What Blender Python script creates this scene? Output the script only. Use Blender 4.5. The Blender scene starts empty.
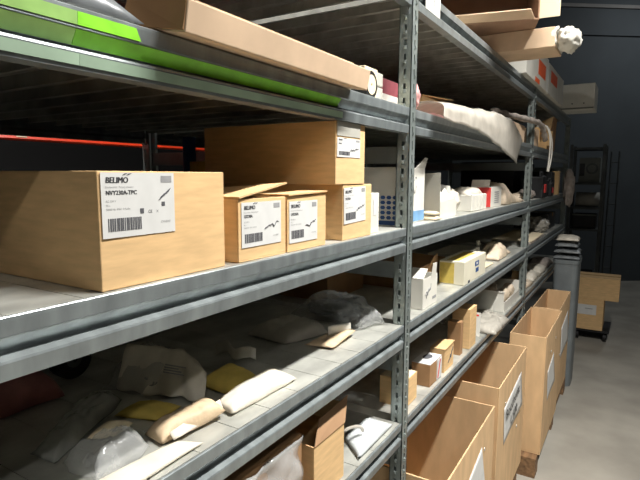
import bpy, bmesh, math, random
from mathutils import Vector, Matrix, noise
C = bpy.context.scene.collection
E = 1.72                         # eye height of the camera above the floor
S0, S1, S2, S3, S4 = .575 + E, .205 + E, -.160 + E, -.471 + E, -.800 + E      # tops of the five shelf levels
PI = math.pi

# ------------------------------------------------------------------ materials
def lin(c):
    return tuple(((v / 255) / 12.92 if v / 255 <= .04045 else ((v / 255 + .055) / 1.055) ** 2.4) for v in c) + (1,)
MATS = {}
def mat(name, rgb, rough=.7, metal=0, var=.06, scale=20, bump=0, alpha=1, stretch=(1, 1, 1), rvar=0, emit=0, coat=0, sub=None):
    m = bpy.data.materials.new(name); m.use_nodes = True
    nt = m.node_tree; b = nt.nodes['Principled BSDF']
    col = lin(rgb)
    b.inputs['Roughness'].default_value = rough; b.inputs['Metallic'].default_value = metal
    b.inputs['Alpha'].default_value = alpha
    b.inputs['Coat Weight'].default_value = coat
    tc = nt.nodes.new('ShaderNodeTexCoord'); mp = nt.nodes.new('ShaderNodeMapping')
    mp.inputs['Scale'].default_value = stretch
    nt.links.new(tc.outputs['Object'], mp.inputs['Vector'])
    nz = nt.nodes.new('ShaderNodeTexNoise'); nz.inputs['Scale'].default_value = scale; nz.inputs['Detail'].default_value = 4
    nt.links.new(mp.outputs['Vector'], nz.inputs['Vector'])
    rp = nt.nodes.new('ShaderNodeValToRGB')
    lo = tuple(max(0, c * (1 - var * 2.2)) for c in col[:3]) + (1,)
    hi = tuple(min(1, c * (1 + var * 2.2)) for c in col[:3]) + (1,)
    if sub: lo = lin(sub)
    rp.color_ramp.elements[0].position = .3; rp.color_ramp.elements[1].position = .7
    rp.color_ramp.elements[0].color = lo; rp.color_ramp.elements[1].color = hi
    nt.links.new(nz.outputs['Fac'], rp.inputs['Fac']); nt.links.new(rp.outputs['Color'], b.inputs['Base Color'])
    if rvar:
        mr = nt.nodes.new('ShaderNodeMapRange'); mr.inputs['To Min'].default_value = rough - rvar; mr.inputs['To Max'].default_value = rough + rvar
        nt.links.new(nz.outputs['Fac'], mr.inputs['Value']); nt.links.new(mr.outputs['Result'], b.inputs['Roughness'])
    if bump:
        bp = nt.nodes.new('ShaderNodeBump'); bp.inputs['Strength'].default_value = bump; bp.inputs['Distance'].default_value = .004
        nt.links.new(nz.outputs['Fac'], bp.inputs['Height']); nt.links.new(bp.outputs['Normal'], b.inputs['Normal'])
    if emit:
        b.inputs['Emission Color'].default_value = col; b.inputs['Emission Strength'].default_value = emit
    MATS[name] = m
    return m
galv = mat('galvanized_steel', (142, 149, 150), .34, .42, .10, 9, .15, stretch=(1, 3, 1), rvar=.08)
galvp = mat('galvanized_post', (150, 159, 156), .34, .5, .08, 12, .1, rvar=.07)
deckm = mat('galvanized_deck', (190, 190, 182), .42, .45, .12, 7, .1, stretch=(2, 1, 1), rvar=.08)
card = mat('kraft_cardboard', (220, 183, 132), .85, 0, .05, 14, .05, stretch=(1, 1, 6))
card2 = mat('pale_cardboard', (208, 180, 150), .85, 0, .05, 10, .05)
card3 = mat('tall_box_cardboard', (214, 179, 135), .85, 0, .05, 6, .05, stretch=(3, 3, 1))
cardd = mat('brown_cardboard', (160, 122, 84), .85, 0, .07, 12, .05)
cardin = mat('cardboard_inside', (158, 124, 92), .9, 0, .05, 10)
darkkraft = mat('dull_kraft', (150, 118, 94), .9, 0, .05, 12)
cream = mat('cream_cardboard', (226, 210, 178), .85, 0, .03, 12)
tapem = mat('packing_tape', (196, 158, 104), .25, 0, .04, 20)
paper = mat('label_paper', (214, 214, 211), .6, 0, .02, 30)
ink = mat('print_ink', (84, 84, 88), .7, 0, .03, 40)
inkgrey = mat('print_grey', (150, 150, 150), .7, 0, .05, 40)
whitec = mat('white_card', (212, 209, 199), .75, 0, .03, 10)
greyc = mat('grey_card', (172, 170, 160), .8, 0, .04, 10)
bluep = mat('blue_print', (40, 78, 134), .6, 0, .06, 30)
lblue = mat('light_blue_print', (110, 152, 190), .6, 0, .06, 30)
redp = mat('red_print', (212, 62, 58), .6, 0, .05, 30)
orangep = mat('orange_label', (232, 92, 32), .6, 0, .05, 30)
yellowp = mat('yellow_card', (196, 172, 84), .75, 0, .08, 26)
film2 = mat('cloudy_film', (200, 202, 196), .25, 0, .08, 24, .5, alpha=.5)
film = mat('clear_film', (210, 212, 210), .14, 0, .06, 22, .4, alpha=.34)
filmw = mat('milky_film', (204, 198, 186), .3, 0, .06, 18, .4, alpha=.62)
filmp = mat('pale_wrap', (222, 214, 198), .4, 0, .06, 16, .4, alpha=.93)
filmg = mat('grey_film', (118, 122, 124), .35, 0, .08, 16, .4)
pinkb = mat('pink_plastic', (214, 160, 156), .4, 0, .12, 22, .3)
beigeb = mat('beige_wrap', (214, 196, 172), .55, 0, .10, 22, .4)
mailer = mat('bubble_mailer', (204, 180, 148), .6, 0, .06, 60, .4)
greyfoam = mat('grey_foam', (186, 190, 190), .8, 0, .05, 30, .2)
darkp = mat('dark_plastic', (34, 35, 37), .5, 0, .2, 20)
blackr = mat('black_rubber', (20, 20, 21), .6, 0, .1, 20)
maroon = mat('maroon_card', (128, 62, 70), .7, 0, .08, 20)
limerefl = mat('lime_reflection', (150, 236, 60), .4, .0, .06, 30)  # green reflection in the steel beam, put into a strip colour
limepale = mat('pale_lime_reflection', (186, 212, 186), .36, .3, .08, 9)  # pale lower edge of the painted reflection
limeweak = mat('weak_lime_reflection', (168, 212, 122), .38, .25, .16, 9, stretch=(1, 1, 1))  # weaker left end of the painted reflection
redrail = mat('orange_red_paint', (236, 66, 30), .4, 0, .04, 30)
clothg = mat('grey_cloth', (156, 146, 138), .9, 0, .12, 25, .5)
cabw = mat('white_cable', (226, 222, 212), .4, 0, .03, 20)
woodm = mat('pallet_wood', (128, 98, 68), .85, 0, .18, 6, .3, stretch=(8, 1, 8))
drumm = mat('grey_bin_plastic', (112, 118, 120), .45, 0, .06, 8)
rackd = mat('dark_rack_steel', (88, 92, 92), .5, .5, .12, 10)
greyeq = mat('grey_equipment', (118, 122, 116), .6, 0, .06, 10)
floorm = mat('concrete_floor', (166, 161, 150), .62, 0, .06, 2.2, .08, sub=(142, 137, 127))
wallm = mat('dark_wall_panel', (84, 90, 94), .7, 0, .06, 1.5)
seamm = mat('wall_rail', (150, 146, 142), .6, 0, .05, 5)
rearm = mat('rear_wall_paint', (11, 11, 12), .85, 0, .06, 2)
ceilm = mat('ceiling_paint', (70, 74, 78), .85, 0, .06, 2)
pin = mat('steel_staple', (225, 225, 222), .3, .9, .02, 20)

# ------------------------------------------------------------------ object helpers
def pmat(o):
    return Matrix.LocRotScale(o.location, o.rotation_euler, None)
def thing(name, label, cat, loc=(0, 0, 0), rz=0, group=None):
    o = bpy.data.objects.new(name, None); C.objects.link(o)
    o.empty_display_size = .05
    o.location = loc; o.rotation_euler = (0, 0, rz)
    tag(o, label, cat, group)
    return o
def tag(o, label, cat, group=None):
    o['label'] = label; o['category'] = cat
    if group: o['group'] = group
    return o
def obj(name, bm, m, parent=None, bevel=0, smooth=False, world=False, seg=2):
    if world and parent is not None:
        bmesh.ops.transform(bm, matrix=pmat(parent).inverted(), verts=bm.verts)
    bmesh.ops.recalc_face_normals(bm, faces=bm.faces)
    me = bpy.data.meshes.new(name); bm.to_mesh(me); bm.free()
    me.materials.append(m)
    if smooth:
        for p in me.polygons: p.use_smooth = True
    o = bpy.data.objects.new(name, me); C.objects.link(o)
    if parent is not None: o.parent = parent
    if bevel:
        md = o.modifiers.new('bevel', 'BEVEL'); md.width = bevel; md.segments = seg; md.limit_method = 'ANGLE'
    return o
def solo(name, bm, m, label, cat, loc, group=None, **k):
    """a thing that is one mesh, built in world coordinates with its origin moved to loc"""
    bmesh.ops.translate(bm, vec=-Vector(loc), verts=bm.verts)
    o = obj(name, bm, m, None, **k); o.location = loc
    return tag(o, label, cat, group)
def struct(name, bm, m, **k):
    o = obj(name, bm, m, None, **k); o['kind'] = 'structure'; return o
def B(): return bmesh.new()
def hexa(bm, p):
    v = [bm.verts.new(q) for q in p]
    for f in ((0, 3, 2, 1), (4, 5, 6, 7), (0, 1, 5, 4), (1, 2, 6, 5), (2, 3, 7, 6), (3, 0, 4, 7)):
        bm.faces.new([v[i] for i in f])
    return bm
def box(bm, x0, x1, y0, y1, z0, z1):
    return hexa(bm, [(x0, y0, z0), (x1, y0, z0), (x1, y1, z0), (x0, y1, z0), (x0, y0, z1), (x1, y0, z1), (x1, y1, z1), (x0, y1, z1)])
def plate(bm, a, b, c, d, t=.003):
    a, b, c, d = map(Vector, (a, b, c, d)); n = (b - a).cross(d - a).normalized() * t
    return hexa(bm, [a, b, c, d, a + n, b + n, c + n, d + n])
def prism_y(bm, poly, y0, y1):
    v0 = [bm.verts.new((x, y0, z)) for x, z in poly]; v1 = [bm.verts.new((x, y1, z)) for x, z in poly]
    n = len(poly)
    for i in range(n): bm.faces.new((v0[i], v0[(i + 1) % n], v1[(i + 1) % n], v1[i]))
    bm.faces.new(v0[::-1]); bm.faces.new(v1); return bm
def prism_x(bm, poly, x0, x1):
    v0 = [bm.verts.new((x0, y, z)) for y, z in poly]; v1 = [bm.verts.new((x1, y, z)) for y, z in poly]
    n = len(poly)
    for i in range(n): bm.faces.new((v0[i], v0[(i + 1) % n], v1[(i + 1) % n], v1[i]))
    bm.faces.new(v0[::-1]); bm.faces.new(v1); return bm
def prism_z(bm, poly, z0, z1):
    v0 = [bm.verts.new((x, y, z0)) for x, y in poly]; v1 = [bm.verts.new((x, y, z1)) for x, y in poly]
    n = len(poly)
    for i in range(n): bm.faces.new((v0[i], v0[(i + 1) % n], v1[(i + 1) % n], v1[i]))
    bm.faces.new(v0[::-1]); bm.faces.new(v1); return bm
def tube(bm, pts, r, n=8):
    pts = [Vector(p) for p in pts]; rings = []
    for i, p in enumerate(pts):
        t = (pts[min(i + 1, len(pts) - 1)] - pts[max(i - 1, 0)]).normalized()
        a = t.orthogonal().normalized() if i == 0 else (rings_a - t * rings_a.dot(t)).normalized()
        rings_a = a; b = t.cross(a)
        rr = r[i] if isinstance(r, (list, tuple)) else r
        rings.append([bm.verts.new(p + (a * math.cos(2 * PI * k / n) + b * math.sin(2 * PI * k / n)) * rr) for k in range(n)])
    for i in range(len(rings) - 1):
        for k in range(n): bm.faces.new((rings[i][k], rings[i][(k + 1) % n], rings[i + 1][(k + 1) % n], rings[i + 1][k]))
    bm.faces.new(rings[0][::-1]); bm.faces.new(rings[-1]); return bm
def smoothpath(pts, k=6):
    P = [Vector(p) for p in pts]; P = [P[0] * 2 - P[1]] + P + [P[-1] * 2 - P[-2]]; out = []
    for i in range(1, len(P) - 2):
        for j in range(k):
            t = j / k; a, b, c, d = P[i - 1:i + 3]
            out.append(.5 * ((2 * b) + (c - a) * t + (2 * a - 5 * b + 4 * c - d) * t * t + (3 * b - a - 3 * c + d) * t ** 3))
    return out + [P[-2]]
def ring(bm, c, ro, ri, w, axis='y', n=28):
    c = Vector(c); L = []
    for k in range(n):
        a = 2 * PI * k / n; row = []
        for r, s in ((ro, -w / 2), (ro, w / 2), (ri, w / 2), (ri, -w / 2)):
            p = (math.cos(a) * r, s, math.sin(a) * r) if axis == 'y' else ((s, math.cos(a) * r, math.sin(a) * r) if axis == 'x' else (math.cos(a) * r, math.sin(a) * r, s))
            row.append(bm.verts.new(c + Vector(p)))
        L.append(row)
    for k in range(n):
        for j in range(4): bm.faces.new((L[k][j], L[k][(j + 1) % 4], L[(k + 1) % n][(j + 1) % 4], L[(k + 1) % n][j]))
    return bm
def pillow(bm, c4, th, wr=.012, seed=0, n=22, flat=.25, freq=18, floor=None, hump=None):
    """a crumpled closed pouch over four corners a,b,c,d; th = bulge height, wr = wrinkle depth"""
    a, b, c, d = map(Vector, c4); up = (b - a).cross(d - a).normalized()
    if abs(up.z) > .5 and up.z < 0: up = -up
    R = random.Random(seed); off = Vector((R.random() * 50, R.random() * 50, R.random() * 50))
    top, bot = [], []
    for i in range(n + 1):
        u = i / n; r1, r2 = [], []
        for j in range(n + 1):
            v = j / n
            p = a * (1 - u) * (1 - v) + b * u * (1 - v) + c * u * v + d * (1 - u) * v
            e = (1 - abs(2 * u - 1) ** 4) * (1 - abs(2 * v - 1) ** 4)
            q = p * freq + off
            w = (noise.noise(q) + .6 * abs(noise.noise(q * 2.3)) + .35 * noise.noise(q * 4.7)) * wr
            side = Vector((noise.noise(q * .7 + off), noise.noise(q * .7 - off), 0)) * wr * 1.2
            hh = hump(u, v) if hump else 1
            pt = p + side + up * (th * e ** .6 * (1 - flat) * hh + w * (.35 + .65 * e))
            pb = p + side - up * (th * e ** .6 * flat)
            if floor is not None:
                pb.z = max(pb.z, floor + .0008); pt.z = max(pt.z, pb.z + .0015)
            edge = i in (0, n) or j in (0, n)
            vt = bm.verts.new(pt); r1.append(vt)
            r2.append(vt if edge else bm.verts.new(pb))
        top.append(r1); bot.append(r2)
    for i in range(n):
        for j in range(n):
            bm.faces.new((top[i][j], top[i + 1][j], top[i + 1][j + 1], top[i][j + 1]))
            f = (bot[i][j], bot[i][j + 1], bot[i + 1][j + 1], bot[i + 1][j])
            if len(set(f)) > 2:
                try: bm.faces.new(f)
                except ValueError: pass
    return bm
def lump(bm, c, r, wr=.25, seed=0, floor=None, sub=4, freq=3):
    """a crumpled lump of wrap"""
    R = random.Random(seed); off = Vector((R.random() * 50, R.random() * 50, R.random() * 50))
    g = bmesh.ops.create_icosphere(bm, subdivisions=sub, radius=1)
    for v in g['verts']:
        d = v.co.normalized(); q = d * freq + off
        k = 1 + wr * (noise.noise(q) + .8 * abs(noise.noise(q * 2)) - .3 + .5 * noise.noise(q * 4.5))
        v.co = Vector((d.x * r[0] * k, d.y * r[1] * k, d.z * r[2] * k)) + Vector(c)
        if floor is not None and v.co.z < floor: v.co.z = floor + .0005
    return bm
def sheet(bm, rows, th=.0012, wr=0, seed=0, freq=14):
    """a thin bent sheet through a grid of points, closed with a second skin"""
    R = random.Random(seed); off = Vector((R.random() * 50, R.random() * 50, R.random() * 50))
    g = [[Vector(p) for p in r] for r in rows]; n, m = len(g), len(g[0])
    for r in g:
        for p in r:
            if wr: p += Vector((noise.noise(p * freq + off), noise.noise(p * freq - off), noise.noise(p * freq + off * 2))) * wr
    top, bot = [], []
    for i in range(n):
        a, b = [], []
        for j in range(m):
            du = g[min(i + 1, n - 1)][j] - g[max(i - 1, 0)][j]; dv = g[i][min(j + 1, m - 1)] - g[i][max(j - 1, 0)]
            nn = du.cross(dv); nn = nn.normalized() if nn.length > 1e-9 else Vector((0, 0, 1))
            a.append(bm.verts.new(g[i][j] + nn * th / 2)); b.append(bm.verts.new(g[i][j] - nn * th / 2))
        top.append(a); bot.append(b)
    for i in range(n - 1):
        for j in range(m - 1):
            bm.faces.new((top[i][j], top[i + 1][j], top[i + 1][j + 1], top[i][j + 1]))
            bm.faces.new((bot[i][j], bot[i][j + 1], bot[i + 1][j + 1], bot[i + 1][j]))
    for i in range(n - 1):
        for j in (0, m - 1): bm.faces.new((top[i][j], bot[i][j], bot[i + 1][j], top[i + 1][j]))
    for j in range(m - 1):
        for i in (0, n - 1): bm.faces.new((top[i][j], top[i][j + 1], bot[i][j + 1], bot[i][j]))
    return bm

# ------------------------------------------------------------------ printing
class Frame:
    """a plane for print: origin, right, up (right x up points outward)"""
    def __init__(s, o, u, v): s.o, s.u, s.v = Vector(o), Vector(u).normalized(), Vector(v).normalized(); s.n = s.u.cross(s.v)
    def p(s, a, b, c=0): return s.o + s.u * a + s.v * b + s.n * c
    def rect(s, bm, a0, a1, b0, b1, c0=0, c1=.0006):
        return hexa(bm, [s.p(a0, b0, c0), s.p(a1, b0, c0), s.p(a1, b1, c0), s.p(a0, b1, c0), s.p(a0, b0, c1), s.p(a1, b0, c1), s.p(a1, b1, c1), s.p(a0, b1, c1)])
    def m(s, a, b, c):
        q = s.p(a, b, c)
        return Matrix(((s.u.x, s.v.x, s.n.x, q.x), (s.u.y, s.v.y, s.n.y, q.y), (s.u.z, s.v.z, s.n.z, q.z), (0, 0, 0, 1)))
_tc = {}
def text_mesh(s):
    if s not in _tc:
        cu = bpy.data.curves.new('type', 'FONT'); cu.body = s; cu.size = 1; cu.resolution_u = 2; cu.extrude = .004
        o = bpy.data.objects.new('type', cu); C.objects.link(o)
        me = bpy.data.meshes.new_from_object(o.evaluated_get(bpy.context.evaluated_depsgraph_get()))
        bpy.data.objects.remove(o); bpy.data.curves.remove(cu); _tc[s] = me
    return _tc[s]
def write(bm, F, s, a, b, size, c=.0009, sx=1, slant=0, bold=0):
    me = text_mesh(s)
    for k in range(1 + (2 if bold else 0)):
        n0 = len(bm.verts); bm.from_mesh(me); bm.verts.ensure_lookup_table()
        vs = bm.verts[n0:]
        sh = Matrix(((size * sx, size * slant, 0, k * bold), (0, size, 0, 0), (0, 0, size * .02, 0), (0, 0, 0, 1)))
        bmesh.ops.transform(bm, matrix=F.m(a, b, c) @ sh, verts=vs)
def scribble(bm, F, a, b, w, h, seed, r=.0009, c=.0012, n=9):
    R = random.Random(seed)
    pts = [F.p(a + w * i / n, b + h * (i / n) * .8 + h * R.uniform(-.3, .3), c) for i in range(n + 1)]
    tube(bm, smoothpath(pts, 3), r, 5)
def maker_label(parent, F, w, h, code, seed=0, hand=True, wide=False):
    """white shipping label: maker's word and bird mark, type code, small print, barcode, drawing"""
    bm = B(); F.rect(bm, 0, w, 0, h); lab = obj('label', bm, paper, parent)
    bm = B(); s = h
    write(bm, F, 'BELIMO', .05 * w, .84 * s, .13 * s * (1 if wide else .95), sx=.92, slant=.1, bold=.0006)
    for dx in (0, .055):        # the two wing strokes over the word
        q = [(.27 + dx, .955), (.30 + dx, .985), (.34 + dx, .99), (.30 + dx, .965)]
        hexa(bm, [F.p(a * w, b * s, .0006) for a, b in q] + [F.p(a * w, b * s, .0012) for a, b in q])
    write(bm, F, code, .05 * w, .66 * s, .095 * s, sx=.95, bold=.0004)
    obj('lettering', bm, ink, lab)
    bm = B()
    write(bm, F, 'Drehantrieb / Rotary actuator', .05 * w, .765 * s, .042 * s)
    write(bm, F, 'AC 230 V', .05 * w, .55 * s, .045 * s); write(bm, F, '90 s', .05 * w, .485 * s, .045 * s)
    write(bm, F, '50/60 Hz  IP54  3-Punkt', .05 * w, .425 * s, .045 * s)
    obj('small_print', bm, inkgrey, lab)
    bm = B(); write(bm, F, 'CH-8340', .78 * w, .17 * s, .055 * s, slant=.2); obj('origin_print', bm, inkgrey, lab)
    bm = B(); F.rect(bm, .80 * w, .96 * w, .84 * s, .95 * s, .0006, .0009); obj('grey_stamp', bm, inkgrey, lab)
    bm = B(); R = random.Random(seed); a = .07 * w
    while a < .50 * w:
        t = R.uniform(.0012, .0032); F.rect(bm, a, a + t, .10 * s, .30 * s, .0006, .0010); a += t + R.uniform(.0007, .0016)
    obj('barcode', bm, ink, lab)
    bm = B()
    if hand:
        scribble(bm, F, .56 * w, .36 * s, .36 * w, .16 * s, seed + 3)
    else:                        # the small outline drawing of the device and approval marks
        for k in range(3):
            tube(bm, [F.p((.76 + .02 * k) * w, (.55 + .03 * k) * s, .001), F.p((.90 + .02 * k) * w, (.68 + .03 * k) * s, .001)], .0005, 5)
        tube(bm, [F.p(.76 * w, .55 * s, .001), F.p(.80 * w, .61 * s, .001)], .0005, 5)
        tube(bm, [F.p(.90 * w, .68 * s, .001), F.p(.94 * w, .74 * s, .001)], .0005, 5)
        F.rect(bm, .80 * w, .85 * w, .45 * s, .52 * s, .0006, .001)
        F.rect(bm, .49 * w, .54 * w, .35 * s, .43 * s, .0006, .001)
        write(bm, F, 'CE', .60 * w, .35 * s, .07 * s); write(bm, F, 'X', .72 * w, .35 * s, .06 * s)
    obj('drawn_mark', bm, ink, lab)
    return lab

# ------------------------------------------------------------------ the setting
bm = B(); box(bm, -5, 5, -3, 13, -.1, 0); struct('floor', bm, floorm)
bm = B(); box(bm, -5, 5, -3, 13, E + 3.3, E + 3.4); struct('ceiling', bm, ceilm)
bm = B(); box(bm, -2.7, -2.6, -3, 13, 0, E + 3.3); struct('wall_left', bm, rearm)
bm = B(); box(bm, 4.0, 4.1, -3, 13, 0, E + 3.3); struct('wall_right', bm, rearm)
bm = B(); box(bm, -2.6, 4, -3, -2.9, 0, E + 3.3); struct('wall_front', bm, rearm)
ang = math.radians(36)           # the far wall runs obliquely to the aisle
u = Vector((math.cos(ang), math.sin(ang), 0)); nrm = Vector((math.sin(ang), -math.cos(ang), 0))
org = Vector((-.6, 9, 0))
def wallbox(bm, a0, a1, d0, d1, z0, z1):
    P = lambda a, d, z: org + u * a + nrm * d + Vector((0, 0, z))
    return hexa(bm, [P(a0, d0, z0), P(a1, d0, z0), P(a1, d1, z0), P(a0, d1, z0), P(a0, d0, z1), P(a1, d0, z1), P(a1, d1, z1), P(a0, d1, z1)])
bm = B(); wallbox(bm, -4, 7, -.1, 0, 0, E + 3.3); struct('wall_back', bm, wallm)
for i, (z, h) in enumerate(((2.60, .05), (2.19, .03))):
    bm = B(); wallbox(bm, -3, 6, 0, .025, E + z, E + z + h); struct('trim_%d' % (i + 1), bm, seamm if i == 0 else wallm)

# ------------------------------------------------------------------ the shelving rack
YP = [-.64, 1.491, 3.62, 5.66]; DEP = 1.2; PW, PD = .046, .042
rack = thing('shelving_rack', 'long galvanized metal shelving rack with five levels along the aisle', 'shelving', (0, 1.49, 0))
LV = [S0, S1, S2, S3, S4]
def post_bm(y0, xf, s):
    """C-shaped upright with slot holes on its front and on its near side; s = +1 front post, -1 rear post"""
    bm = B(); zt = S0 - .0015; t = .0025; pit = .0425; hw = .0042; hl = .017
    def face(P, w):                                   # P(a,z,n) maps strip coords to space
        c = w * .5
        def bx(a0, a1, z0, z1, n0=0, n1=t):
            hexa(bm, [P(a0, z0, n0), P(a1, z0, n0), P(a1, z1, n0), P(a0, z1, n0), P(a0, z0, n1), P(a1, z0, n1), P(a1, z1, n1), P(a0, z1, n1)])
        bx(0, c - hw, 0, zt); bx(c + hw, w, 0, zt)
        z = .0; k = 0
        while z < zt:
            bx(c - hw, c + hw, z, min(z + pit - hl, zt)); 
            zz = z + pit - hl                              # pressed lip under each slot
            if zz < zt - .03:
                hexa(bm, [P(c - hw * .9, zz - .012, t), P(c + hw * .9, zz - .012, t), P(c + hw * .9, zz, t), P(c - hw * .9, zz, t),
                          P(c - hw * .5, zz - .007, t + .005), P(c + hw * .5, zz - .007, t + .005), P(c + hw * .6, zz - .001, t + .0045), P(c - hw * .6, zz - .001, t + .0045)])
            z += pit; k += 1
    xb = xf - s * PD
    face(lambda a, z, n: Vector((xf - s * t + s * n, y0 + a, z)), PW)               # front
    face(lambda a, z, n: Vector((xb + s * a, y0 + t - n, z)), PD)                    # near side
    box(bm, min(xb, xf), max(xb, xf), y0 + PW - t, y0 + PW, 0, zt)                    # far side
    box(bm, *sorted((xb, xb + s * t)), y0, y0 + .012, 0, zt); box(bm, *sorted((xb, xb + s * t)), y0 + PW - .012, y0 + PW, 0, zt)
    box(bm, xb - .01 if s < 0 else xb - .01, xf + .01 if s > 0 else xf + .01, y0 - .008, y0 + PW + .008, 0, .006)
    return bm
for y in YP:
    obj('post', post_bm(y, .003, 1), galvp, rack, world=True)
    obj('post', post_bm(y, -DEP - .003, -1), galvp, rack, world=True)
    for S in LV[1:] + [.30]:
        z = S - .165; bm = B()
        prism_y(bm, [(-DEP, z), (-DEP, z + .05), (-PD, z + .05), (-PD, z), (-.6, z)], y + .016, y + .020)
        box(bm, -DEP + .001, -PD - .001, y + .0155, y + .026, z + .044, z + .051); box(bm, -DEP + .001, -PD - .001, y + .0155, y + .026, z - .001, z + .006)
        obj('cross_tie', bm, galv, rack, world=True)
prof = [(-.0005, .0024), (.0008, .001), (.001, -.003), (0, -.021), (-.003, -.023), (-.016, -.042), (-.016, -.044), (.0005, -.049), (.0015, -.052), (-.001, -.073), (-.030, -.073), (-.030, -.070), (-.005, -.070), (-.003, -.053), (-.020, -.046), (-.020, -.041), (-.007, -.024), (-.005, -.004), (-.032, -.004), (-.032, 0), (-.004, 0), (-.004, .0018), (-.003, .0024)]
for i in range(3):
    ya, yb = YP[i] + PW, YP[i + 1]
    for S in LV:
        bm = B(); prism_y(bm, [(x, S + z - .003) for x, z in prof], ya + .001, yb - .001)
        box(bm, -.03, -.006, ya + .001, ya + .004, S - .10, S - .004); box(bm, -.03, -.006, yb - .004, yb - .001, S - .10, S - .004)
        obj('beam', bm, galv, rack, world=True)
        bm = B(); prism_y(bm, [(-DEP - x, S + z - .003) for x, z in prof], ya + .001, yb - .001)
        obj('beam', bm, galv, rack, world=True)
        # deck of folded panels laid across the beams, ribs hanging beneath
        bm = B(); n = 21; w = (yb - ya) / n
        for k in range(n):
            y0 = ya + k * w + .0008; y1 = ya + (k + 1) * w - .0008
            box(bm, -DEP + .005, -.0075, y0, y1, S - .0030, S - .0008)
            x0_, x1_ = -DEP + .036, -.034
            box(bm, x0_, x1_, y0, y0 + .0015, S - .034, S - .003); box(bm, x0_, x1_, y1 - .0015, y1, S - .034, S - .003)
            prism_x(bm, [(y0, S - .034), (y0 + .017, S - .030), (y0 + .017, S - .0285), (y0, S - .032)], x0_, x1_)
            prism_x(bm, [(y1, S - .034), (y1 - .011, S - .034), (y1 - .011, S - .032), (y1, S - .032)], x0_, x1_)
            box(bm, -.0075, -.0055, y0, y1, S - .003, S - .0005)
        obj('shelf_deck', bm, deckm, rack, world=True)
bm = B(); box(bm, .0005, .002, 1.60, 1.735, S0 - .055, S0 + .03); tg = obj('label_card', bm, whitec, rack, world=True); tg['label'] = 'white label card'
bm = B(); tube(bm, [(.0022, 1.672, S0 - .012), (.0022, 1.672, S0 - .03)], .003, 8); obj('printed_mark', bm, inkgrey, tg); tg.children[0].location = Vector((0, -1.49, 0))

# green reflection on the beam, painted as thin coloured strips under the long carton
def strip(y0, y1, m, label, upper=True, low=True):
    t = thing('reflection_strip', label, 'tape', (0, (y0 + y1) / 2, S1 - .03))
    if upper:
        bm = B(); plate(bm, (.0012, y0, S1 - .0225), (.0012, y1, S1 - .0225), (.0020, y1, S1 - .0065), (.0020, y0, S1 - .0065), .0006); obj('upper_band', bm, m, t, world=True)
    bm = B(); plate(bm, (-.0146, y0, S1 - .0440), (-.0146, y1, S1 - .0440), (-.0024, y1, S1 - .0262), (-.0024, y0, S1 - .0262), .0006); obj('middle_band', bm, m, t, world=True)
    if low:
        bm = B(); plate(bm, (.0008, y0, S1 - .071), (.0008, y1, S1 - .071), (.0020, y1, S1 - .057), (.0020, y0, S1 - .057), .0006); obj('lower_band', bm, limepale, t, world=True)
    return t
strip(.405, 1.075, limerefl, 'bright lime green reflection painted along the beam under the long carton', upper=False)
strip(.02, .4045, limeweak, 'pale green end of the painted reflection on the beam at the left edge of the photo')

t = thing('reflection_strip', 'short painted green reflection on the top edge of the beam, left of the long carton', 'tape', (0, .45, S1 - .015))
bm = B(); plate(bm, (.0012, .405, S1 - .0225), (.0012, .500, S1 - .0225), (.0020, .492, S1 - .0065), (.0020, .405, S1 - .0065), .0006); obj('band', bm, limerefl, t, world=True)
# orange-red rail of the next rack behind
t = thing('storage_rack_rail', 'orange-red painted steel rail of the rack behind the big carton', 'rail', (-1.42, 1.0, 0))
bm = B(); prism_y(bm, [(-1.44, E + .128), (-1.395, E + .128), (-1.395, E + .134), (-1.425, E + .166), (-1.44, E + .166)], -.6, 2.6); obj('rail', bm, redrail, t, world=True)
for y in (-.55, 2.55):
    bm = B(); box(bm, -1.50, -1.441, y - .03, y + .03, 0, E + .5); obj('upright', bm, rackd, t, world=True)
bm = B(); plate(bm, (-1.3985, 1.075, E + .1385), (-1.3985, 1.115, E + .1385), (-1.4185, 1.115, E + .1598), (-1.4185, 1.075, E + .1598), .001); obj('reflector', bm, cream, t, world=True)

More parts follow.
